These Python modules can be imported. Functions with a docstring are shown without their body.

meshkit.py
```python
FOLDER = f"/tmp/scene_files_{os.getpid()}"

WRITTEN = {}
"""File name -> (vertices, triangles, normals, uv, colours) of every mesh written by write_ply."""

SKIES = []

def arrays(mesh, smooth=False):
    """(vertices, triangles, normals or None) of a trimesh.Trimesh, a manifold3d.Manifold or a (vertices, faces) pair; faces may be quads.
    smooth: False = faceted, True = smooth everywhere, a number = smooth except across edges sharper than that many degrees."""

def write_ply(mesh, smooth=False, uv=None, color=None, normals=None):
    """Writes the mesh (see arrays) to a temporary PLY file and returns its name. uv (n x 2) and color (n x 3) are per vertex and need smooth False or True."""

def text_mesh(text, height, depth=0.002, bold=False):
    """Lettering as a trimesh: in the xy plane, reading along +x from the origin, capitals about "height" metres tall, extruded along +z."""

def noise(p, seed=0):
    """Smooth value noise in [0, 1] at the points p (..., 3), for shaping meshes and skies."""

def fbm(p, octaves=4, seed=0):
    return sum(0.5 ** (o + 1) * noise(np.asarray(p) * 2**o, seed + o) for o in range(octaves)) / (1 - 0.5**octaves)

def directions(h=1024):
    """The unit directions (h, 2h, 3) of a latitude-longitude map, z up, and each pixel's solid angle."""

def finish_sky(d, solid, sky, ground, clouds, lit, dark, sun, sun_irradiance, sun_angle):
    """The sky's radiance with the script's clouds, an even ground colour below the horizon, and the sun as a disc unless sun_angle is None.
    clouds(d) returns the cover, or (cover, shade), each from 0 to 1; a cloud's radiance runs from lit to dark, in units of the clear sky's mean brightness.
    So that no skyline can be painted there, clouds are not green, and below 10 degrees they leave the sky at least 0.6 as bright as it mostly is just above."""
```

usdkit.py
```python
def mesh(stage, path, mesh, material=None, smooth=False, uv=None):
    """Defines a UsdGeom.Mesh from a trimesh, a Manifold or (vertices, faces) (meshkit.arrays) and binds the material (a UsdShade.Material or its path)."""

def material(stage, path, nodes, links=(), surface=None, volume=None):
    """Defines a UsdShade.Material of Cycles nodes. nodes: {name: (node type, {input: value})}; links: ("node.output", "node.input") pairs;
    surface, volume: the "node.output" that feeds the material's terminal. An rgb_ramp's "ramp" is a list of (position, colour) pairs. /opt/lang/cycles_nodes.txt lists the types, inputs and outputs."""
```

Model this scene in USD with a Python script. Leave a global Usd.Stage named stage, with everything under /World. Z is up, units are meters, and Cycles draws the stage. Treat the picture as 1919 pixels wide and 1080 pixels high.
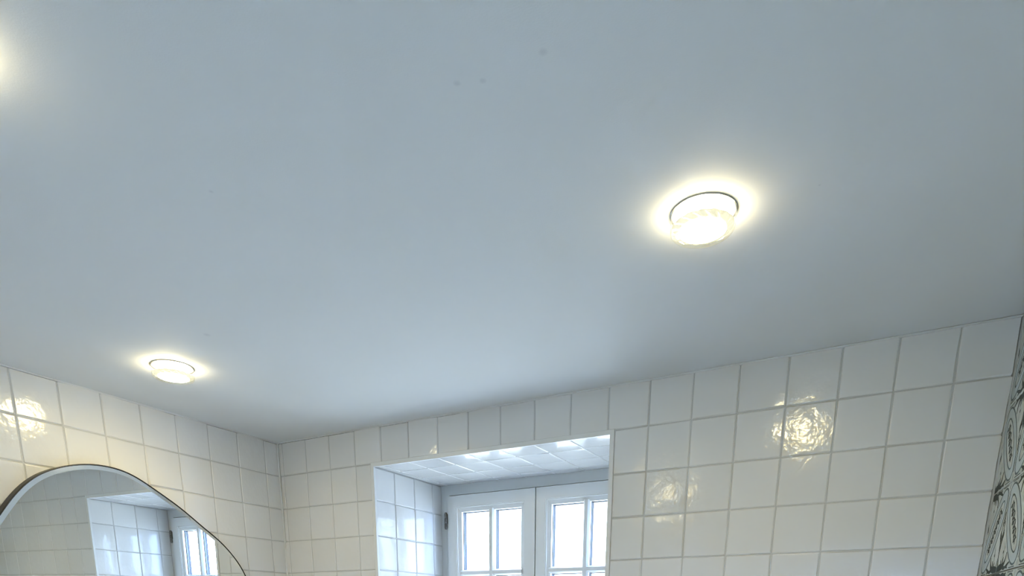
import math
import random
import numpy as np
import trimesh
import meshkit
import usdkit
from pxr import Usd, UsdGeom, UsdLux, UsdShade, Gf, Sdf
from shapely.geometry import Polygon, LineString, Point, box as sbox
from shapely import affinity
from shapely.ops import unary_union
from scipy.interpolate import CubicSpline, PchipInterpolator

# The room is measured in wall tiles: one tile with its joint is T metres wide.
# x runs from the mirror wall to the patterned wall, y towards the window wall (y = 0), z up.
T = 0.132
H = 2.36                                    # ceiling height in metres
rng = np.random.default_rng(7)
random.seed(7)

stage = Usd.Stage.CreateInMemory()
UsdGeom.SetStageUpAxis(stage, UsdGeom.Tokens.z)
UsdGeom.SetStageMetersPerUnit(stage, 1.0)
UsdGeom.Xform.Define(stage, '/World')
UsdGeom.Scope.Define(stage, '/World/Looks')

# ------------------------------------------------------------------ camera
cam = UsdGeom.Camera.Define(stage, '/World/camera')
C0 = np.array([17.68598, -16.38619, -5.34026])
rv = np.array([1.77853139, 0.46514171, -0.35496606])
th = np.linalg.norm(rv)
k = rv / th
K = np.array([[0, -k[2], k[1]], [k[2], 0, -k[0]], [-k[1], k[0], 0]])
R = np.eye(3) + math.sin(th) * K + (1 - math.cos(th)) * K @ K
M = np.eye(4)
M[0, :3], M[1, :3], M[2, :3] = R[0], -R[1], -R[2]
M[3, :3] = C0 * T + np.array([0, 0, H])
cam.AddTransformOp().Set(Gf.Matrix4d(*M.ravel().tolist()))
cam.CreateHorizontalApertureAttr(36.0)
cam.CreateVerticalApertureAttr(36.0 * 1080 / 1919)
cam.CreateFocalLengthAttr(36.0 * 1231.711 / 1919)
cam.CreateHorizontalApertureOffsetAttr(0.0)
cam.CreateVerticalApertureOffsetAttr((1477.352 - 540) * 36.0 / 1919)
cam.CreateClippingRangeAttr(Gf.Vec2f(0.02, 200))
cam.CreateFStopAttr(0.0)
cam.CreateExposureAttr(0.0)

# ------------------------------------------------------------------ sky: an even overcast, slightly blue
SKY = (4.45, 6.5, 11.3)
dome = UsdLux.DomeLight.Define(stage, '/World/overcast_sky')
dome.CreateIntensityAttr(1.0)
dome.CreateColorAttr(Gf.Vec3f(*SKY))
LAMP_DISC = (216.0, 180.0, 94.0)            # radiance of a lamp's light face
LAMP_SIDE = (155.0, 137.0, 90.0)            # and of its luminous side


# ------------------------------------------------------------------ materials
def mat(name, nodes, links=(), surface='p.BSDF'):
    return usdkit.material(stage, '/World/Looks/' + name, nodes, links, surface=surface)


def plain(name, color, rough=0.5, **kw):
    return mat(name, {'p': ('principled_bsdf', {'base_color': color, 'roughness': rough, **kw})})


def glazed(name, color, rough=0.07, wave=0.0013):
    """Glazed ceramic: uneven, faintly rippled gloss."""
    return mat(name, {
        'g': ('geometry', {}),
        'o': ('object_info', {}),
        'n1': ('noise_texture', {'scale': 26.0, 'detail': 1.5}),
        'n2': ('noise_texture', {'scale': 95.0, 'detail': 1.0}),
        'm': ('math', {'math_type': 'multiply_add', 'value2': 0.3}),
        'b': ('bump', {'strength': 1.0, 'distance': wave}),
        'r': ('rgb_ramp', {'ramp': [(0, tuple(0.955 * np.array(color))), (1, color)]}),
        'p': ('principled_bsdf', {'roughness': rough, 'ior': 1.52}),
    }, [('g.position', 'n1.vector'), ('g.position', 'n2.vector'), ('n2.fac', 'm.value1'), ('n1.fac', 'm.value3'),
        ('m.value', 'b.height'), ('b.normal', 'p.normal'), ('o.random', 'r.fac'), ('r.color', 'p.base_color')])


WHITE_TILE = glazed('white_glazed_tile', (0.80, 0.79, 0.765), rough=0.145, wave=0.0012)
REVEAL_TILE = glazed('white_glazed_tile_smoother', (0.80, 0.79, 0.765), rough=0.09, wave=0.0008)
SOFFIT_TILE = glazed('white_satin_tile', (0.80, 0.79, 0.765), rough=0.14, wave=0.0005)
PRINT_TILE = glazed('patterned_tile_ground', (0.63, 0.68, 0.655), rough=0.22, wave=0.003)
GROUT = plain('grey_grout', (0.57, 0.565, 0.545), 0.9)
DARK_GROUT = plain('tan_grout', (0.17, 0.17, 0.15), 0.9)
INK_DARK = plain('charcoal_print', (0.022, 0.034, 0.032), 0.5, specular_ior_level=0.15)
INK_BLUE = plain('blue_grey_print', (0.43, 0.51, 0.53), 0.35)
INK_GREY = plain('soft_grey_print', (0.34, 0.385, 0.36), 0.35)
TRIM = plain('white_trim', (0.80, 0.80, 0.775), 0.3)
PAINT_WOOD = mat('white_painted_wood', {
    'g': ('geometry', {}), 'n': ('noise_texture', {'scale': 40.0, 'detail': 3.0}),
    'b': ('bump', {'strength': 0.25, 'distance': 0.001}),
    'p': ('principled_bsdf', {'base_color': (0.80, 0.81, 0.79), 'roughness': 0.32}),
}, [('g.position', 'n.vector'), ('n.fac', 'b.height'), ('b.normal', 'p.normal')])
OUTER_DARK = plain('dark_weathered_outer_paint', (0.03, 0.035, 0.045), 0.6)
SPACER = plain('dark_glazing_spacer', (0.07, 0.085, 0.115), 0.45)
HINGE = plain('dull_steel', (0.16, 0.16, 0.155), 0.38, metallic=1.0)
CHROME = plain('polished_nickel', (0.62, 0.60, 0.54), 0.2, metallic=1.0)
BLACK_METAL = plain('black_metal', (0.012, 0.011, 0.011), 0.45)
MIRROR = mat('silvered_mirror', {'p': ('principled_bsdf', {'base_color': (0.90, 0.925, 0.925), 'metallic': 1.0, 'roughness': 0.0})})
FLOOR = plain('pale_floor_tile', (0.62, 0.62, 0.60), 0.4)
DOOR = plain('white_door_paint', (0.78, 0.78, 0.76), 0.4)
GROUND = plain('cream_stone_paving', (0.52, 0.43, 0.29), 0.9)
LAWN = plain('dark_lawn', (0.035, 0.05, 0.025), 0.95)
STONE = plain('cream_render', (0.52, 0.44, 0.32), 0.9)
def clear_glass(name, tint, rough=0.0):
    """Thin clear glass: passes light straight on, mirrors a little face-on and more at a slant, alike from both sides."""
    return mat(name, {
        'l': ('layer_weight', {'blend': 0.5}), 'w': ('math', {'math_type': 'power', 'value2': 4.0}),
        'a': ('math', {'math_type': 'multiply_add', 'value2': 0.75, 'value3': 0.035, 'use_clamp': True}),
        't': ('transparent_bsdf', {'color': tint}), 'g': ('glossy_bsdf', {'color': (1, 1, 1), 'roughness': rough}), 'm': ('mix_closure', {}),
    }, [('l.facing', 'w.value1'), ('w.value', 'a.value1'), ('a.value', 'm.fac'), ('t.BSDF', 'm.closure1'), ('g.BSDF', 'm.closure2')], surface='m.closure')


PANE = clear_glass('window_glass', (0.97, 0.985, 0.98))
CRYSTAL = clear_glass('lamp_crystal', (0.95, 0.945, 0.90), 0.03)


def lit(name, rgb):
    s = max(rgb)
    return mat(name, {'e': ('emission', {'color': tuple(c / s for c in rgb), 'strength': s})}, surface='e.emission')


GLOW_DISC = lit('lamp_light_face', LAMP_DISC)
GLOW_SIDE = lit('lamp_light_side', LAMP_SIDE)
GLOW_SOFT = lit('lamp_frosted_body', (6.0, 5.5, 4.3))
FLUTED = plain('fluted_lamp_glass', (0.72, 0.70, 0.58), 0.15, metallic=1.0, emission_color=(1.0, 0.95, 0.70), emission_strength=0.80)

# the ceiling: matt paint with a few faint specks (place in tiles, size in metres)
SPECKS = [(14.04, -9.27, .0075), (13.09, -9.35, .0065), (13.34, -9.25, .006), (5.32, -6.50, .011), (16.21, -5.76, .003), (9.3, -9.4, .005)]
nodes = {'g': ('geometry', {}), 'n': ('noise_texture', {'scale': 3.0, 'detail': 3.0}), 'n2': ('noise_texture', {'scale': 380.0, 'detail': 2.0}),
         'b': ('bump', {'strength': 0.15, 'distance': 0.0006}),
         'r': ('rgb_ramp', {'ramp': [(0.3, (0.82, 0.82, 0.785)), (0.7, (0.84, 0.835, 0.80))]}),
         'p': ('principled_bsdf', {'roughness': 0.75, 'specular_ior_level': 0.25})}
links = [('g.position', 'n.vector'), ('g.position', 'n2.vector'), ('n2.fac', 'b.height'), ('b.normal', 'p.normal'), ('n.fac', 'r.fac')]
last = 'r.color'
for i, (sx, sy, sr) in enumerate(SPECKS):
    nodes['d%d' % i] = ('vector_math', {'math_type': 'distance', 'vector2': (sx * T, sy * T, H)})
    nodes['k%d' % i] = ('map_range', {'from_min': sr * 0.3, 'from_max': sr, 'to_min': 0.16, 'to_max': 0.0, 'clamp': True})
    nodes['x%d' % i] = ('mix_color', {'b': (0.30, 0.31, 0.32)})
    links += [('g.position', 'd%d.vector1' % i), ('d%d.value' % i, 'k%d.value' % i), ('k%d.result' % i, 'x%d.fac' % i),
              (last, 'x%d.a' % i)]
    last = 'x%d.result' % i
links.append((last, 'p.base_color'))
CEILING = mat('ceiling_paint', nodes, links)


# ------------------------------------------------------------------ helpers
taken = {}


def numbered(parent, name):
    n = taken.get((parent, name), 0)
    taken[(parent, name)] = n + 1
    return parent + '/' + (name if n == 0 else '%s_%03d' % (name, n))


def world(v):
    return np.asarray(v, float) * T + np.array([0, 0, H])


def obj(name, mesh, material, parent='/World', smooth=False, kind=None, label=None, category=None, group=None, local=False):
    """One Mesh prim; mesh coordinates are tiles in the room (or tiles about the parent's base when local)."""
    path = numbered(parent, name)
    v, f = (mesh.vertices, mesh.faces) if hasattr(mesh, 'vertices') else mesh
    v = np.asarray(v, float) * T if local else world(v)
    m = usdkit.mesh(stage, path, (v, np.asarray(f)), material, smooth=smooth)
    tag(m.GetPrim(), kind, label, category, group)
    return path


def tag(prim, kind=None, label=None, category=None, group=None):
    for key, val in (('kind', kind), ('label', label), ('category', category), ('group', group)):
        if val:
            prim.SetCustomDataByKey(key, val)


def holder(name, at, kind=None, label=None, category=None, group=None):
    path = numbered('/World', name)
    x = UsdGeom.Xform.Define(stage, path)
    x.AddTranslateOp().Set(Gf.Vec3d(*map(float, at)))
    tag(x.GetPrim(), kind, label, category, group)
    return path


def bx(x0, x1, y0, y1, z0, z1):
    m = trimesh.creation.box([x1 - x0, y1 - y0, z1 - z0])
    m.apply_translation([(x0 + x1) / 2, (y0 + y1) / 2, (z0 + z1) / 2])
    return m


def cat(*ms):
    return trimesh.util.concatenate(ms)


def quads(v, f):
    f = np.asarray(f)
    if f.shape[1] == 4:
        f = np.vstack([f[:, [0, 1, 2]], f[:, [0, 2, 3]]])
    return trimesh.Trimesh(np.asarray(v, float), f, process=False)


def tile_mesh(w, h, thick=0.022, rim=0.026, bow=0.0035, tilt=0.0045, n=3):
    """A hand-made tile in its own plane (u, v, proud): slightly wavy edges, rounded rim, uneven cushion. About 50 triangles."""
    us = np.concatenate([[0, 0], np.linspace(rim, w - rim, n), [w, w]])
    vs = np.concatenate([[0, 0], np.linspace(rim, h - rim, n), [h, h]])
    us[1], us[-2] = rim * 0.42, w - rim * 0.42
    vs[1], vs[-2] = rim * 0.42, h - rim * 0.42
    tu, tv = rng.normal(0, tilt, 2)
    base = rng.normal(0, 0.0025) if bow else 0.0
    P, idx = [], {}
    nu, nv = len(us), len(vs)
    for i, u in enumerate(us):
        for j, v in enumerate(vs):
            ring = min(i, j, nu - 1 - i, nv - 1 - j)
            z = 0 if ring == 0 else thick * 0.72 if ring == 1 else thick
            if ring >= 2:
                z += rng.normal(0, bow) + base
            if ring >= 1:
                z += tu * (u - w / 2) + tv * (v - h / 2)
            jog = rng.normal(0, 0.0035, 2) if ring == 0 else (0, 0)
            P.append((u + jog[0], v + jog[1], z))
            idx[i, j] = len(P) - 1
    P = np.array(P)
    for i in (0, nu - 1):                                   # the rim follows its own jog
        for j in range(nv):
            a, b = idx[i, j], idx[1 if i == 0 else nu - 2, j]
            P[b, :2] += (P[a, :2] - [us[i], vs[j]]) * 0.8
    F = [(idx[i, j], idx[i + 1, j], idx[i + 1, j + 1], idx[i, j + 1]) for i in range(nu - 1) for j in range(nv - 1)]
    return quads(P, F)


def place(m, origin, u, v, n):
    A = np.array([u, v, n], float)
    out = trimesh.Trimesh(np.asarray(m.vertices) @ A + np.asarray(origin, float), m.faces, process=False)
    if np.dot(np.cross(u, v), n) < 0:
        out.invert()
    return out


GAP = 0.024


def tile_run(parent, u_edges, v_edges, origin, u, v, n, material, skip=None, part=None, stuff_after=None):
    """Tiles between the edges; those for which part(i, j) is false are joined into one piece."""
    rest = []
    for i in range(len(u_edges) - 1):
        for j in range(len(v_edges) - 1):
            u0, u1, v0, v1 = u_edges[i] + GAP / 2, u_edges[i + 1] - GAP / 2, v_edges[j] + GAP / 2, v_edges[j + 1] - GAP / 2
            if u1 - u0 < 0.04 or v1 - v0 < 0.04 or (skip and skip(u0, u1, v0, v1)):
                continue
            m = place(tile_mesh(u1 - u0, v1 - v0), np.asarray(origin, float) + u0 * np.asarray(u) + v0 * np.asarray(v), u, v, n)
            if part is None or part(i, j):
                obj('tile', m, material, parent, smooth=42)
            else:
                rest.append(m)
    if rest:
        obj('lower_tiling', cat(*rest), material, parent, smooth=42, kind='stuff')


# ------------------------------------------------------------------ the measured lines, in tiles
FLOOR_Z = -H / T
W, SPLAY = 19.12, 0.065                     # the patterned wall runs x = W - SPLAY * y
YN = -22.0                                  # the wall behind the camera
rows = [0.0, 0.969] + [0.969 + 0.987 * i for i in range(1, 18)]       # joints below the ceiling
rows[-1] = -FLOOR_Z
OX0, OX1, OZ1, OZ0 = 3.877, 11.24, -1.05, -rows[11] + 0.1             # window opening
TR = 0.10                                   # trim round it
RD = 3.45                                   # depth of the reveal
TH = 0.022                                  # tiles stand this far off the joint
WT = 4.6                                    # wall thickness


# ------------------------------------------------------------------ floor, ceiling
XR = lambda y: W - SPLAY * y
fl = obj('floor', bx(-2, XR(YN) + 2, YN - 1, WT, FLOOR_Z - 0.8, FLOOR_Z), FLOOR, kind='structure', label='grey tiled bathroom floor, below the picture', category='floor')
cl = obj('ceiling', bx(-2, XR(YN) + 2, YN - 1, WT, 0, 1.0), CEILING, kind='structure', label='flat white painted ceiling with a few faint specks', category='ceiling')

# ------------------------------------------------------------------ window wall
def with_hole(x0, x1, z0, z1, hx0, hx1, hz0, hz1, y0, y1):
    return cat(bx(x0, hx0, y0, y1, z0, z1), bx(hx1, x1, y0, y1, z0, z1), bx(hx0, hx1, y0, y1, hz1, z1), bx(hx0, hx1, y0, y1, z0, hz0))


wb = obj('wall_back', with_hole(-2, XR(0) + 2, FLOOR_Z, 0, OX0 - TH, OX1 + TH, OZ0 - TH, OZ1 + TH, TH, WT), GROUT,
         kind='structure', label='wall of square white glazed tiles around the deep window recess', category='wall')
cols = [0.0, 0.176] + [0.176 + i for i in range(1, 19)] + [W - 0.03]
hole = (OX0 - TR, OX1 + TR, -OZ1 - TR, -OZ0 + TR)


def tile_run_back():
    rest = []
    for i in range(len(cols) - 1):
        for j in range(len(rows) - 1):
            u0, u1, v0, v1 = cols[i] + GAP / 2, cols[i + 1] - GAP / 2, rows[j] + GAP / 2, rows[j + 1] - GAP / 2
            if i == 0:
                u0 = 0.0
            if i == len(cols) - 2:
                u1 = W + 0.02
            if j == 0:
                v0 = 0.0
            # cut to fit the opening
            if v1 > hole[2] + 0.1 and v0 < hole[3] - 0.1 and u1 > hole[0] and u0 < hole[1]:
                if u0 >= hole[0] - 0.05 and u1 <= hole[1] + 0.05:
                    continue
                if u0 < hole[0] < u1:
                    u1 = hole[0] - 0.012
                elif u0 < hole[1] < u1:
                    u0 = hole[1] + 0.012
            if u1 - u0 < 0.04:
                continue
            m = place(tile_mesh(u1 - u0, v1 - v0), (u0, TH, -v1), (1, 0, 0), (0, 0, 1), (0, -1, 0))
            if j < 9:
                obj('tile', m, WHITE_TILE, wb, smooth=42)
            else:
                rest.append(m)
    obj('lower_tiling', cat(*rest), WHITE_TILE, wb, smooth=42, kind='stuff')


tile_run_back()
# the reveal: two jambs, soffit, sill
ry = [0.03, 0.945, 1.94, 2.935, RD]
rz = [-OZ1] + [r for r in rows if -OZ1 + 0.1 < r < -OZ0 - 0.1] + [-OZ0]
tile_run(wb, ry, rz, (OX0 - TH, 0, 0), (0, 1, 0), (0, 0, -1), (1, 0, 0), REVEAL_TILE)
tile_run(wb, ry, rz, (OX1 + TH, 0, 0), (0, 1, 0), (0, 0, -1), (-1, 0, 0), REVEAL_TILE)
sx = [OX0, 4.15, 5.14, 6.14, 7.14, 8.15, 9.14, 10.15, OX1]
sy = [0.03, 0.955, 2.03, 2.97, RD]
tile_run(wb, sx, sy, (0, 0, OZ1 + TH), (1, 0, 0), (0, 1, 0), (0, 0, -1), SOFFIT_TILE)
tile_run(wb, sx, sy, (0, 0, OZ0 - TH), (1, 0, 0), (0, 1, 0), (0, 0, 1), REVEAL_TILE)

# edge trim round the opening: four mitred strips
def strip(p, q, a, b, depth=0.07):
    """p, q: the outer corners; a, b: the inner ones (x, z)."""
    v = []
    for y in (-0.012, depth):
        v += [(p[0], y, p[1]), (q[0], y, q[1]), (b[0], y, b[1]), (a[0], y, a[1])]
    f = [(0, 1, 2, 3), (7, 6, 5, 4), (0, 4, 5, 1), (1, 5, 6, 2), (2, 6, 7, 3), (3, 7, 4, 0)]
    m = quads(v, f)
    m.fix_normals()
    return m


o = [(OX0 - TR, OZ1 + TR), (OX1 + TR, OZ1 + TR), (OX1 + TR, OZ0 - TR), (OX0 - TR, OZ0 - TR)]
n_ = [(OX0 + 0.004, OZ1 - 0.004), (OX1 - 0.004, OZ1 - 0.004), (OX1 - 0.004, OZ0 + 0.004), (OX0 + 0.004, OZ0 + 0.004)]
trim = holder('trim_1', (0, 0, 0), kind='structure', label='slim white edge trim framing the tiled window recess', category='trim')
for i in range(4):
    obj('trim_strip', strip(o[i], o[(i + 1) % 4], n_[i], n_[(i + 1) % 4]), TRIM, trim)

# ------------------------------------------------------------------ mirror wall
wl = obj('wall_left', bx(-2, -TH, YN, TH, FLOOR_Z, 0), GROUT, kind='structure', label='wall of square white glazed tiles behind the large mirror', category='wall')
lcols = [0.0] + [0.534 + i for i in range(0, 22)]
lcols[-1] = -YN


def left_tiles():
    rest = []
    for i in range(len(lcols) - 1):
        for j in range(len(rows) - 1):
            u0, u1, v0, v1 = lcols[i] + GAP / 2, lcols[i + 1] - GAP / 2, rows[j] + GAP / 2, rows[j + 1] - GAP / 2
            if i == 0:
                u0 = 0.0
            if j == 0:
                v0 = 0.0
            m = place(tile_mesh(u1 - u0, v1 - v0), (-TH, -u1, -v1), (0, 1, 0), (0, 0, 1), (1, 0, 0))
            if j < 11:
                obj('tile', m, WHITE_TILE, wl, smooth=42)
            else:
                rest.append(m)
    obj('lower_tiling', cat(*rest), WHITE_TILE, wl, smooth=42, kind='stuff')


left_tiles()

# ------------------------------------------------------------------ patterned wall
P = 1.51                                     # size of one patterned tile
du = np.array([-SPLAY, 1.0, 0])              # along the wall, towards the window
du /= np.linalg.norm(du)
dn = np.array([-du[1], du[0], 0])            # into the room
wr_v = []
for zz in (FLOOR_Z, 0):
    wr_v += [(XR(0.5) + TH, 0.5, zz), (XR(YN) + TH, YN, zz), (XR(YN) + 2, YN, zz), (XR(0.5) + 2, 0.5, zz)]
wrm = quads(wr_v, [(3, 2, 1, 0), (4, 5, 6, 7), (0, 1, 5, 4), (1, 2, 6, 5), (2, 3, 7, 6), (3, 0, 4, 7)])
wrm.fix_normals()
wr = obj('wall_right', wrm, DARK_GROUT, kind='structure', label='wall of printed tiles with charcoal and blue-grey ornament', category='wall')


def stroke(pts, w):
    return LineString(pts).buffer(w / 2, cap_style='round', resolution=3)


def leaf(p, q, w, bend=0.0):
    p, q = np.array(p, float), np.array(q, float)
    d = q - p
    nrm = np.array([-d[1], d[0]])
    t = np.linspace(0, 1, 9)
    mid = p + t[:, None] * d + bend * np.sin(np.pi * t)[:, None] * nrm
    hw = w / 2 * np.sin(np.pi * t ** 0.7) / max(np.linalg.norm(d), 1e-6)
    return Polygon(np.vstack([mid + hw[:, None] * nrm, (mid - hw[:, None] * nrm)[::-1]])).buffer(0.004)


def taper(pts, ws):
    """A curved stem whose width changes along it."""
    pts = np.array(pts, float)
    s = np.linspace(0, 1, len(pts))
    tt = np.linspace(0, 1, 14)
    c = np.stack([CubicSpline(s, pts[:, 0])(tt), CubicSpline(s, pts[:, 1])(tt)], 1)
    w = np.interp(tt, np.linspace(0, 1, len(ws)), ws)
    return unary_union([LineString(c[i:i + 2]).buffer(max(w[i], .004) / 2, resolution=2) for i in range(len(c) - 1)])


def motif():
    """One tile's print in the unit square: lozenges at (0,0) and (1,1), dark flowers at (1,0) and (0,1)."""
    unit = sbox(0.004, 0.004, 0.996, 0.996)
    dark, blue, grey = [], [], []
    t = np.linspace(0, 2 * np.pi, 48, endpoint=False)

    def ell(a, b, e=2.0):
        x = np.sign(np.cos(t)) * np.abs(np.cos(t)) ** (2 / 2.2) * a
        y = np.sign(np.sin(t)) * np.abs(np.sin(t)) ** (2 / e) * b
        return affinity.translate(affinity.rotate(Polygon(np.stack([x, y], 1)), 45, origin=(0, 0)), 0.5, 0.5)
    A, A2 = ell(0.605, 0.262), ell(0.580, 0.240)
    B, B2 = ell(0.455, 0.150), ell(0.432, 0.130)
    dark_outline = A.difference(A2)
    inner_line = B.difference(B2)
    blue.append(A2.difference(B))
    # the vine up the middle of the petal
    vine = []
    s = np.linspace(-0.31, 0.31, 26)
    wv = 0.030 * np.sin(s * 44)
    c = np.stack([s, wv], 1)
    vine.append(LineString(c).buffer(0.009, resolution=2))
    for i, sv in enumerate(np.linspace(-0.29, 0.29, 9)):
        sg = 1 if i % 2 else -1
        vine.append(leaf((sv, 0), (sv + 0.045, sg * 0.068), 0.036, 0.12))
        vine.append(leaf((sv + 0.02, 0), (sv - 0.02, -sg * 0.055), 0.026, -0.12))
        vine.append(Point(sv + 0.03, -sg * 0.035).buffer(0.013, resolution=3))
    vine = affinity.translate(affinity.rotate(unary_union(vine), 45, origin=(0, 0)), 0.5, 0.5)
    # dark flower and stem round the corner (0, 1), drawn for one side and mirrored over the diagonal
    half = [
        taper([(0.055, 0.0), (0.045, 0.06), (0.022, 0.12), (0, 0.17)], [0.05, 0.034, 0.026, 0.022]),      # curved foot
        taper([(0, 0.16), (0, 0.205), (0, 0.27), (0, 0.34), (0, 0.40)], [0.026, 0.020, 0.062, 0.078, 0.03]),
        Polygon([(-.03, 0), (.03, 0), (.026, .055), (.012, .065), (-.012, .065)]),
        leaf((0.012, 0.375), (0.085, 0.475), 0.045, -0.18), leaf((0.02, 0.34), (0.055, 0.445), 0.030, -0.1),
        taper([(0.008, 0.39), (0.034, 0.45), (0.034, 0.52), (0.0, 0.585)], [0.016, 0.014, 0.014, 0.012]),
        leaf((0.0, 0.555), (0.0, 0.675), 0.040), leaf((0.02, 0.52), (0.045, 0.575), 0.022, -0.1),
        taper([(0.05, 0.01), (0.17, 0.045), (0.28, 0.055), (0.37, 0.095), (0.42, 0.19)], [0.10, 0.085, 0.06, 0.040, 0.016]),
        taper([(0.30, 0.05), (0.42, 0.03), (0.53, 0.055), (0.65, 0.085)], [0.05, 0.034, 0.034, 0.012]),
        leaf((0.27, 0.06), (0.29, 0.155), 0.036, 0.15), leaf((0.46, 0.04), (0.56, 0.015), 0.034, 0.1), leaf((0.19, 0.05), (0.17, 0.13), 0.034, -0.1),
        Point(0.235, 0.215).buffer(0.020, resolution=4),
    ]
    soft = [leaf((0.235, 0.13), (0.235, 0.33), 0.05), leaf((0.19, 0.20), (0.28, 0.22), 0.03),
            leaf((0.30, 0.25), (0.25, 0.31), 0.03)]
    sprig = [stroke([(0.16, 0.02), (0.30, 0.035), (0.42, 0.03), (0.58, 0.012)], 0.012)]
    for i, a in enumerate(np.linspace(0.30, 0.72, 7)):
        sprig.append(leaf((a, 0.012), (a + 0.05, 0.075), 0.028, 0.15))
    for parts, dest in ((half, dark), (soft, grey)):
        g = unary_union(parts)
        at = affinity.affine_transform(g, [1, 0, 0, -1, 0, 1])              # to the corner (0, 1), stem running down
        dest.append(at)
        dest.append(affinity.affine_transform(at, [-1, 0, 0, -1, 1, 1]))    # and the opposite corner
    g = affinity.affine_transform(unary_union(sprig), [1, 0, 0, -1, 0, 1])
    grey += [g, affinity.affine_transform(g, [-1, 0, 0, -1, 1, 1])]
    # lozenges and the double line beside the petal's ends
    for cx, cy, sg in ((0, 0, 1), (1, 1, -1)):
        grey.append(Polygon([(cx - .035, cy), (cx, cy - .085), (cx + .035, cy), (cx, cy + .085)]))
        grey.append(Polygon([(cx - .085, cy), (cx, cy - .035), (cx + .085, cy), (cx, cy + .035)]))
        dark.append(stroke([(cx + sg * .016, cy + sg * .10), (cx + sg * .016, cy + sg * .36)], 0.010))
        dark.append(stroke([(cx + sg * .10, cy + sg * .016), (cx + sg * .36, cy + sg * .016)], 0.010))
    petal = A.buffer(0.004)
    dk = unary_union(dark).difference(petal).intersection(unit)
    gy = unary_union(grey).difference(petal).difference(dk).intersection(unit)
    lines = unary_union([dark_outline, inner_line]).intersection(unit)
    bl = unary_union(blue).intersection(unit)
    return unary_union([dk, vine]).intersection(unit), bl.difference(lines), gy, lines


def thin(shape, depth):
    out = []
    for g in getattr(shape, 'geoms', [shape]):
        if g.geom_type == 'Polygon' and g.area > 2e-5:
            out.append(trimesh.creation.extrude_polygon(g.simplify(0.0025), depth, engine='earcut'))
    return cat(*out)


INK_LINE = plain('slate_print', (0.085, 0.12, 0.13), 0.5, specular_ior_level=0.15)
prints = [thin(s, 0.002) for s in motif()]
inks = (('dark_print', INK_DARK), ('blue_grey_print', INK_BLUE), ('soft_grey_print', INK_GREY), ('outline_print', INK_LINE))
g2 = 0.02
nz = 12
for i in range(15):
    for j in range(nz):
        if i >= 9 and j >= 6:
            continue
        u0 = 0.04 - (i + 1) * P
        z0 = -(j + 1) * P - 0.01
        if z0 < FLOOR_Z or u0 < YN:
            continue
        org = np.array([XR(0) + TH, 0, 0]) + du * (u0 + g2 / 2) + np.array([0, 0, z0 + g2 / 2])
        size = P - g2
        body = tile_mesh(size, size, thick=TH, rim=0.012, bow=0.0, tilt=0.0, n=2)
        t_path = obj('tile', place(body, org, du, (0, 0, 1), dn), PRINT_TILE, wr, smooth=42)
        if i > 8 or j > 7:
            continue
        for (nm, ink), pm in zip(inks, prints):
            v = np.asarray(pm.vertices).copy()
            if (i + j + 1) % 2:
                v[:, 0] = 1 - v[:, 0]
            v[:, :2] *= size
            v[:, 2] += TH - 0.0005
            f = pm.faces[:, ::-1] if (i + j + 1) % 2 else pm.faces
            obj(nm, place(trimesh.Trimesh(v, f, process=False), org, du, (0, 0, 1), dn), ink, t_path)

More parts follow.
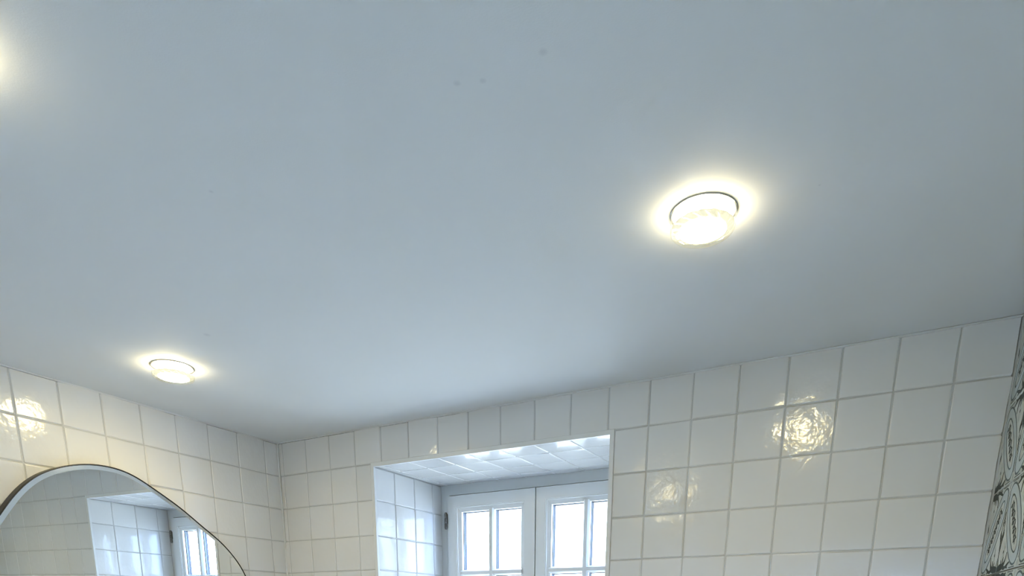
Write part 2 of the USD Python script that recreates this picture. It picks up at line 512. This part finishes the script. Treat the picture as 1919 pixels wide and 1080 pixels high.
# sealant in the room's corners
def bead(p, q, a, b, r):
    """A slim hollow-faced fillet from p to q in the angle between the directions a and b."""
    p, q, a, b = (np.array(t, float) for t in (p, q, a, b))
    prof = [np.zeros(3), a * r, (a * .42 + b * .42) * r, b * r]
    v = [e + o_ for e in (p, q) for o_ in prof]
    f = [(i, (i + 1) % 4, 4 + (i + 1) % 4, 4 + i) for i in range(4)]
    m = quads(v, f)
    m.fix_normals()
    return m


SEAL = plain('white_sealant', (0.74, 0.735, 0.71), 0.45)
GREY_SEAL = plain('grey_sealant', (0.42, 0.43, 0.42), 0.5)
obj('sealant_bead', bead((-.004, .004, FLOOR_Z), (-.004, .004, 0), (1, 0, 0), (0, -1, 0), 0.05), SEAL, wb, smooth=True)
obj('sealant_bead', bead((XR(0) + .012, .004, FLOOR_Z), (XR(0) + .012, .004, 0), (-1, 0, 0), du * -1, 0.06), GREY_SEAL, wb, smooth=True)
obj('sealant_bead', bead((0, .004, .002), (XR(0), .004, .002), (0, -1, 0), (0, 0, -1), 0.04), SEAL, wb, smooth=True)
obj('sealant_bead', bead((-.004, 0, .002), (-.004, YN, .002), (1, 0, 0), (0, 0, -1), 0.04), SEAL, wl, smooth=True)

# ------------------------------------------------------------------ wall and door behind the camera
DX0, DX1, DZ1 = 3.2, 9.6, FLOOR_Z + 2.03 / T
WX0, WX1, WZ1, WZ0 = 13.6, 20.3, -4.4, -13.6
wf = obj('wall_front', cat(bx(-2, DX0, YN - 1, YN, FLOOR_Z, 0), bx(DX0, DX1, YN - 1, YN, DZ1, 0), bx(DX1, WX0, YN - 1, YN, FLOOR_Z, 0), bx(WX1, XR(YN) + 2, YN - 1, YN, FLOOR_Z, 0),
                           bx(WX0, WX1, YN - 1, YN, WZ1, 0), bx(WX0, WX1, YN - 1, YN, FLOOR_Z, WZ0)), DOOR,
         kind='structure', label='plain white wall behind the viewer with a door and a window', category='wall')
w2 = holder('window_2', (0, 0, 0), kind='structure', label='second white window, in the wall behind the viewer', category='window')
obj('window_frame', with_hole(WX0 - .02, WX1 + .02, WZ0 - .02, WZ1 + .02, WX0 + .45, WX1 - .45, WZ0 + .45, WZ1 - .45, YN - .7, YN - .3), PAINT_WOOD, w2)
obj('mullion', bx((WX0 + WX1) / 2 - .2, (WX0 + WX1) / 2 + .2, YN - .68, YN - .32, WZ0 + .44, WZ1 - .44), PAINT_WOOD, w2)
for a_, b_ in ((WX0 + .4, (WX0 + WX1) / 2 - .15), ((WX0 + WX1) / 2 + .15, WX1 - .4)):
    obj('pane', bx(a_, b_, YN - .52, YN - .48, WZ0 + .4, WZ1 - .4), PANE, w2)
dr = obj('door_1', bx(DX0 + .05, DX1 - .05, YN - 0.6, YN - 0.25, FLOOR_Z + .05, DZ1 - .05), DOOR, kind='structure', label='white bathroom door behind the viewer', category='door')
for z0, z1 in ((FLOOR_Z + 1.2, FLOOR_Z + 6.4), (FLOOR_Z + 7.6, DZ1 - 1.2)):
    obj('door_panel', bx(DX0 + 1, DX1 - 1, YN - 0.26, YN - 0.18, z0, z1), DOOR, dr)
hd = trimesh.creation.cylinder(radius=0.07, height=0.9)
hd.apply_transform(trimesh.transformations.rotation_matrix(math.pi / 2, [0, 1, 0]))
hd.apply_translation([DX1 - 1.0, YN + 0.22, FLOOR_Z + 7.7])
nk = trimesh.creation.cylinder(radius=0.06, height=0.5)
nk.apply_transform(trimesh.transformations.rotation_matrix(math.pi / 2, [1, 0, 0]))
nk.apply_translation([DX1 - 0.6, YN, FLOOR_Z + 7.7])
obj('door_handle', cat(hd, nk), CHROME, dr, smooth=40)

# ------------------------------------------------------------------ the window: frame, two sashes with divided lights
win = holder('window_1', (0, 0, 0), kind='structure', label='white painted casement window with two divided sashes set deep in the tiled recess', category='window')
SF, SB = 3.32, 3.62                          # sash front and back
SZ1, SZ0 = -1.40, OZ0 + 0.28
SASH = ((4.20, 7.505), (7.545, 10.88))
FX0, FX1 = OX0 - 0.03, OX1 + 0.03
obj('window_frame', cat(with_hole(FX0 - .4, FX1 + .4, OZ0 - .4, OZ1 + .4, 4.182, 10.898, SZ0 - .05, SZ1 + .042, RD, SB + .02),
                        with_hole(FX0 - .4, FX1 + .4, OZ0 - .4, OZ1 + .4, 4.34, 10.74, SZ0 + .14, SZ1 - .14, SB + .02, 4.1)), PAINT_WOOD, win)
OM, MW, GY = 0.33, 0.165, 3.50               # outer edge of the moulding, its width, glass plane


def loop(x0, x1, z0, z1, y):
    return [(x0, y, z0), (x1, y, z0), (x1, y, z1), (x0, y, z1)]


def skirt(loops):
    v = [p for l in loops for p in l]
    f = []
    for a in range(len(loops) - 1):
        for i in range(4):
            j = (i + 1) % 4
            f.append((a * 4 + i, a * 4 + 4 + i, a * 4 + 4 + j, a * 4 + j))
    return quads(v, f)


def bar(lo, hi, along, c, half_front, half_back, y0, y1):
    """A glazing bar with sloped sides: flat front of half width half_front at y0, half_back at y1."""
    prof = [(-half_back, y1), (-half_front, y0), (half_front, y0), (half_back, y1), (half_back, GY + 0.02), (-half_back, GY + 0.02)]
    v = []
    for s in (lo, hi):
        for d, y in prof:
            v.append((c + d, y, s) if along == 'z' else (s, y, c + d))
    m = len(prof)
    f = [(i, (i + 1) % m, m + (i + 1) % m, m + i) for i in range(m)]
    mesh = quads(v, f)
    mesh.fix_normals()
    return mesh


for si, (a, b) in enumerate(SASH):
    hx0, hx1, hz1 = a + OM, b - OM - 0.04, SZ1 - 0.345
    hz0 = SZ0 + 0.38
    m = with_hole(a, b, SZ0, SZ1, hx0, hx1, hz0, hz1, SF, SB)
    sash = obj('sash', m, PAINT_WOOD, win)
    ix0, ix1, iz0, iz1 = hx0 + MW, hx1 - MW, hz0 + MW, hz1 - MW
    obj('moulding', skirt([loop(hx0 - .002, hx1 + .002, hz0 - .002, hz1 + .002, SF + .015), loop(hx0 + .03, hx1 - .03, hz0 + .03, hz1 - .03, SF + .02),
                           loop(hx0 + .045, hx1 - .045, hz0 + .045, hz1 - .045, SF + .045), loop(ix0, ix1, iz0, iz1, SF + .10),
                           loop(ix0, ix1, iz0, iz1, GY + .02)]), PAINT_WOOD, sash)
    cx = (ix0 + ix1) / 2 + 0.03
    obj('glazing_bar', bar(iz0 - .05, iz1 + .05, 'z', cx, 0.055, 0.105, SF + .03, SF + .11), PAINT_WOOD, sash)
    nrow = 4
    pitch = (iz1 - iz0 + 0.21) / nrow
    zc = [iz1 - pitch * (r + 1) + 0.105 for r in range(nrow - 1)]
    for z in zc:
        obj('glazing_bar', bar(ix0 - .05, ix1 + .05, 'x', z, 0.052, 0.102, SF + .036, SF + .116), PAINT_WOOD, sash)
    xs = [(ix0, cx - .105), (cx + .105, ix1)]
    zs = [iz1] + [v for z in zc for v in (z + .105, z - .105)] + [iz0]
    for x0, x1 in xs:
        for r in range(nrow):
            z1, z0 = zs[2 * r], zs[2 * r + 1]
            obj('pane', bx(x0 - .03, x1 + .03, GY + .03, GY + .055, z0 - .03, z1 + .03), PANE, sash)
            e = 0.0
            # aluminium spacer of the sealed unit, then the dark weathered outer rebate
            obj('glazing_spacer', with_hole(x0 - .12, x1 + .12, z0 - .12, z1 + .12, x0 - e, x1 + e, z0 - e, z1 + e, GY + .056, GY + .12), SPACER, sash)
            rough = [bx(x0 - .105, x0 + .01, GY + .121, GY + .20, z0 - .1, z1 + .1), bx(x1 - .01, x1 + .105, GY + .121, GY + .20, z0 - .1, z1 + .1),
                     bx(x0 - .105, x1 + .105, GY + .121, GY + .20, z1 - .012, z1 + .105), bx(x0 - .105, x1 + .105, GY + .121, GY + .20, z0 - .105, z0 + .01)]
            obj('outer_rebate', cat(*rough), OUTER_DARK, sash)
    # the outside rails and stiles behind the rebate
    obj('outer_rail', with_hole(a + .1, b - .1, SZ0 + .1, SZ1 - .1, ix0 - .1, ix1 + .1, iz0 - .1, iz1 + .1, SB, GY + .20), OUTER_DARK, sash)
    if si == 0:
        obj('meeting_stile', bx(b - .12, b + .16, SB - .01, SB + .12, SZ0 + .02, SZ1 - .02), PAINT_WOOD, win)
    hx = a - 0.055 if si == 0 else b + 0.055
    for hz in (-2.17, SZ0 + 0.9):
        ks = []
        for q in (-1, 0, 1):
            c = trimesh.creation.cylinder(radius=0.05, height=0.15, sections=16)
            c.apply_translation([hx, SF - 0.04, hz + q * 0.16])
            ks.append(c)
        for q, rr in ((-0.25, .038), (0.25, .038)):
            c = trimesh.creation.cylinder(radius=rr, height=0.03, sections=16)
            c.apply_translation([hx, SF - 0.04, hz + q])
            ks.append(c)
        s = 1 if si == 0 else -1
        ks.append(bx(min(hx, hx + s * .055), max(hx, hx + s * .055), SF - .045, SF - .02, hz - .22, hz + .22))
        ks.append(bx(hx - .02, hx + .02, SF - .03, RD + .02, hz - .08, hz + .22))
        obj('hinge', cat(*ks), HINGE, win, smooth=40, label='small dull steel hinge')

ground = obj('ground', bx(-40, 60, WT + 0.2, 48, FLOOR_Z - 2.0, FLOOR_Z - 1.0), GROUND, kind='structure', label='pale gravel of the yard outside the window', category='ground')
lawn = obj('lawn', bx(-160, 180, -260, YN - 1.2, FLOOR_Z - 2.0, FLOOR_Z - 1.0), LAWN, kind='structure', label='dark lawn outside, behind the viewer', category='ground')
yard = obj('yard_wall', cat(bx(-40, 60, 46, 49, FLOOR_Z - 2.0, FLOOR_Z + 46)), STONE, kind='structure', label='tall cream rendered wall across the yard, overexposed behind the panes', category='wall')

# ------------------------------------------------------------------ the pebble-shaped mirror
mir = holder('mirror', (0, -5.2 * T, H - 5.6 * T), label='large pebble-shaped mirror with a slanted glass edge and slim black rim, hung on white tiles', category='mirror')
ring = np.array([(-8.325, -3.207), (-7.788, -2.547), (-7.275, -2.143), (-6.769, -1.919), (-6.252, -1.78), (-5.724, -1.738), (-5.241, -1.79), (-4.516, -2.101),
                 (-4.036, -2.341), (-3.537, -2.641), (-3.146, -2.902), (-2.736, -3.15), (-2.458, -3.371), (-2.178, -3.651), (-1.955, -3.944), (-1.76, -4.37),
                 (-1.58, -5.2), (-1.62, -6.4), (-2.15, -7.8), (-3.3, -9.0), (-4.9, -9.55), (-6.6, -9.3), (-8.0, -8.35), (-8.9, -7.0), (-9.2, -5.6), (-8.95, -4.2)])
MX, LEAN, TURN = 0.205, 0.0115, -0.0025       # front of the mirror off the wall; it hangs leaning forward a little
ring = ring[::-1]
cl_ = np.vstack([ring, ring[:1]])
d_ = np.concatenate([[0], np.cumsum(np.linalg.norm(np.diff(cl_, axis=0), axis=1))])
cs = CubicSpline(d_, cl_, bc_type='periodic')
outline = cs(np.linspace(0, d_[-1], 201)[:-1])
# even out measuring noise
for _ in range(6):
    outline = 0.5 * outline + 0.25 * (np.roll(outline, 1, 0) + np.roll(outline, -1, 0))
poly = Polygon(outline).buffer(0)


def ringpts(shape, n=240):
    e = shape.exterior
    return np.array([e.interpolate(t, normalized=True).coords[0] for t in np.linspace(0, 1, n, endpoint=False)])


tan = np.roll(outline, -1, 0) - np.roll(outline, 1, 0)
tan /= np.linalg.norm(tan, axis=1, keepdims=True)
nrm = np.stack([tan[:, 1], -tan[:, 0]], 1)                      # outwards or inwards
if poly.contains(Point(outline[0] + 0.05 * nrm[0])):
    nrm = -nrm
off = lambda r: outline + nrm * r
base = np.array([0, 5.2, 5.6])


def mpt(p, x):
    q = p + base[1:]
    return np.column_stack([x + (TURN * q[:, 0] + LEAN * q[:, 1]) * (x > 0.1), q])


def band(loops):
    n = len(loops[0])
    v = np.vstack(loops)
    f = [(a * n + i, a * n + (i + 1) % n, (a + 1) * n + (i + 1) % n, (a + 1) * n + i) for a in range(len(loops) - 1) for i in range(n)]
    return quads(v, f)


BEV = 0.10
flat = mpt(off(-BEV), MX)
fv = np.vstack([flat, [flat.mean(0)]])
n = len(outline)
face = trimesh.Trimesh(fv, [(i, (i + 1) % n, n) for i in range(n)], process=False)
bev = band([flat, mpt(off(-0.004), MX - 0.018)])
back = band([mpt(off(-0.004), MX - 0.018), mpt(off(-0.004), MX - 0.05)])
glass = cat(face, bev)
if face.face_normals[:, 0].mean() < 0:
    glass.invert()
gp = obj('mirror_glass', glass, MIRROR, mir, local=True)
rim = band([mpt(off(-0.006), 0.03), mpt(off(-0.006), MX - 0.012), mpt(off(0.008), MX - 0.006), mpt(off(0.024), MX - 0.012), mpt(off(0.026), 0.012), mpt(off(-0.006), 0.012)])
obj('rim', rim, BLACK_METAL, mir, smooth=40, local=True)
bk = mpt(off(-0.05), MX - 0.06)
bk0 = mpt(off(-0.05), 0.012)
backing = cat(band([bk0, bk]), trimesh.Trimesh(np.vstack([bk, [bk.mean(0)]]), [(i, (i + 1) % n, n) for i in range(n)], process=False))
obj('backing', backing, BLACK_METAL, mir, local=True)


# ------------------------------------------------------------------ ceiling lights: crystal pucks on a slim ring
def lathe(prof, n=64, close=False):
    prof = np.asarray(prof, float)
    a = np.arange(n) * 2 * np.pi / n
    v = np.stack([prof[:, 0][:, None] * np.cos(a), prof[:, 0][:, None] * np.sin(a), np.repeat(prof[:, 1][:, None], n, 1)], -1).reshape(-1, 3)
    m = len(prof)
    f = []
    for i in range(m if close else m - 1):
        k2 = (i + 1) % m
        for j in range(n):
            f.append((i * n + j, i * n + (j + 1) % n, k2 * n + (j + 1) % n, k2 * n + j))
    return quads(v, f)


def ceiling_light(x, y, label, category='ceiling light', turn=0.0):
    p = holder('ceiling_light', (x * T, y * T, H), label=label, category=category, group=None)
    # the ring against the ceiling, a white plate inside it
    obj('trim_ring', lathe([(0.418, -0.001), (0.445, -0.001), (0.447, -0.010), (0.440, -0.016), (0.418, -0.016)], 72, True), CHROME, p, smooth=35, local=True)
    obj('plate', lathe([(0.419, -0.006), (0.0005, -0.006)], 48), TRIM, p, local=True)
    # crystal: a glass drum with a rounded lower edge
    obj('crystal', lathe([(0.425, -0.017), (0.432, -0.03), (0.432, -0.19), (0.424, -0.217), (0.405, -0.232), (0.38, -0.236), (0.02, -0.236)], 72), CRYSTAL, p, smooth=40, local=True)
    # fluted glass collar round the light face
    n = 144
    a = np.arange(n) * 2 * np.pi / n
    lo = []
    for r, z, w in ((0.415, -0.165, .004), (0.405, -0.180, .010), (0.37, -0.190, .013), (0.345, -0.199, .010), (0.322, -0.206, .002)):
        lo.append(np.stack([r * np.cos(a), r * np.sin(a), z + w * np.sin(a * 16 + turn + r * 40)], 1))
    obj('fluted_collar', band(lo), FLUTED, p, smooth=25, local=True, label='fluted glass collar round the light face')
    obj('light_side', lathe([(0.30, -0.018), (0.305, -0.05), (0.30, -0.085)], 48), GLOW_SIDE, p, smooth=40, local=True)
    obj('lamp_body', lathe([(0.30, -0.085), (0.305, -0.15), (0.320, -0.213)], 48), GLOW_SOFT, p, smooth=40, local=True)
    disc = lathe([(0.320, -0.213), (0.0005, -0.213)], 48)
    if disc.face_normals[:, 2].mean() > 0:
        disc.invert()
    obj('light_face', disc, GLOW_DISC, p, local=True)
    return p


ceiling_light(14.78, -5.88, 'lit crystal ceiling lamp nearest the patterned wall, well out on the bare ceiling')
ceiling_light(3.15, -5.75, 'lit crystal ceiling lamp close above the pebble-shaped mirror', turn=0.4)
ceiling_light(8.97, -12.4, 'lit crystal ceiling lamp nearer the viewer, just beyond the top left of the picture', turn=0.9)
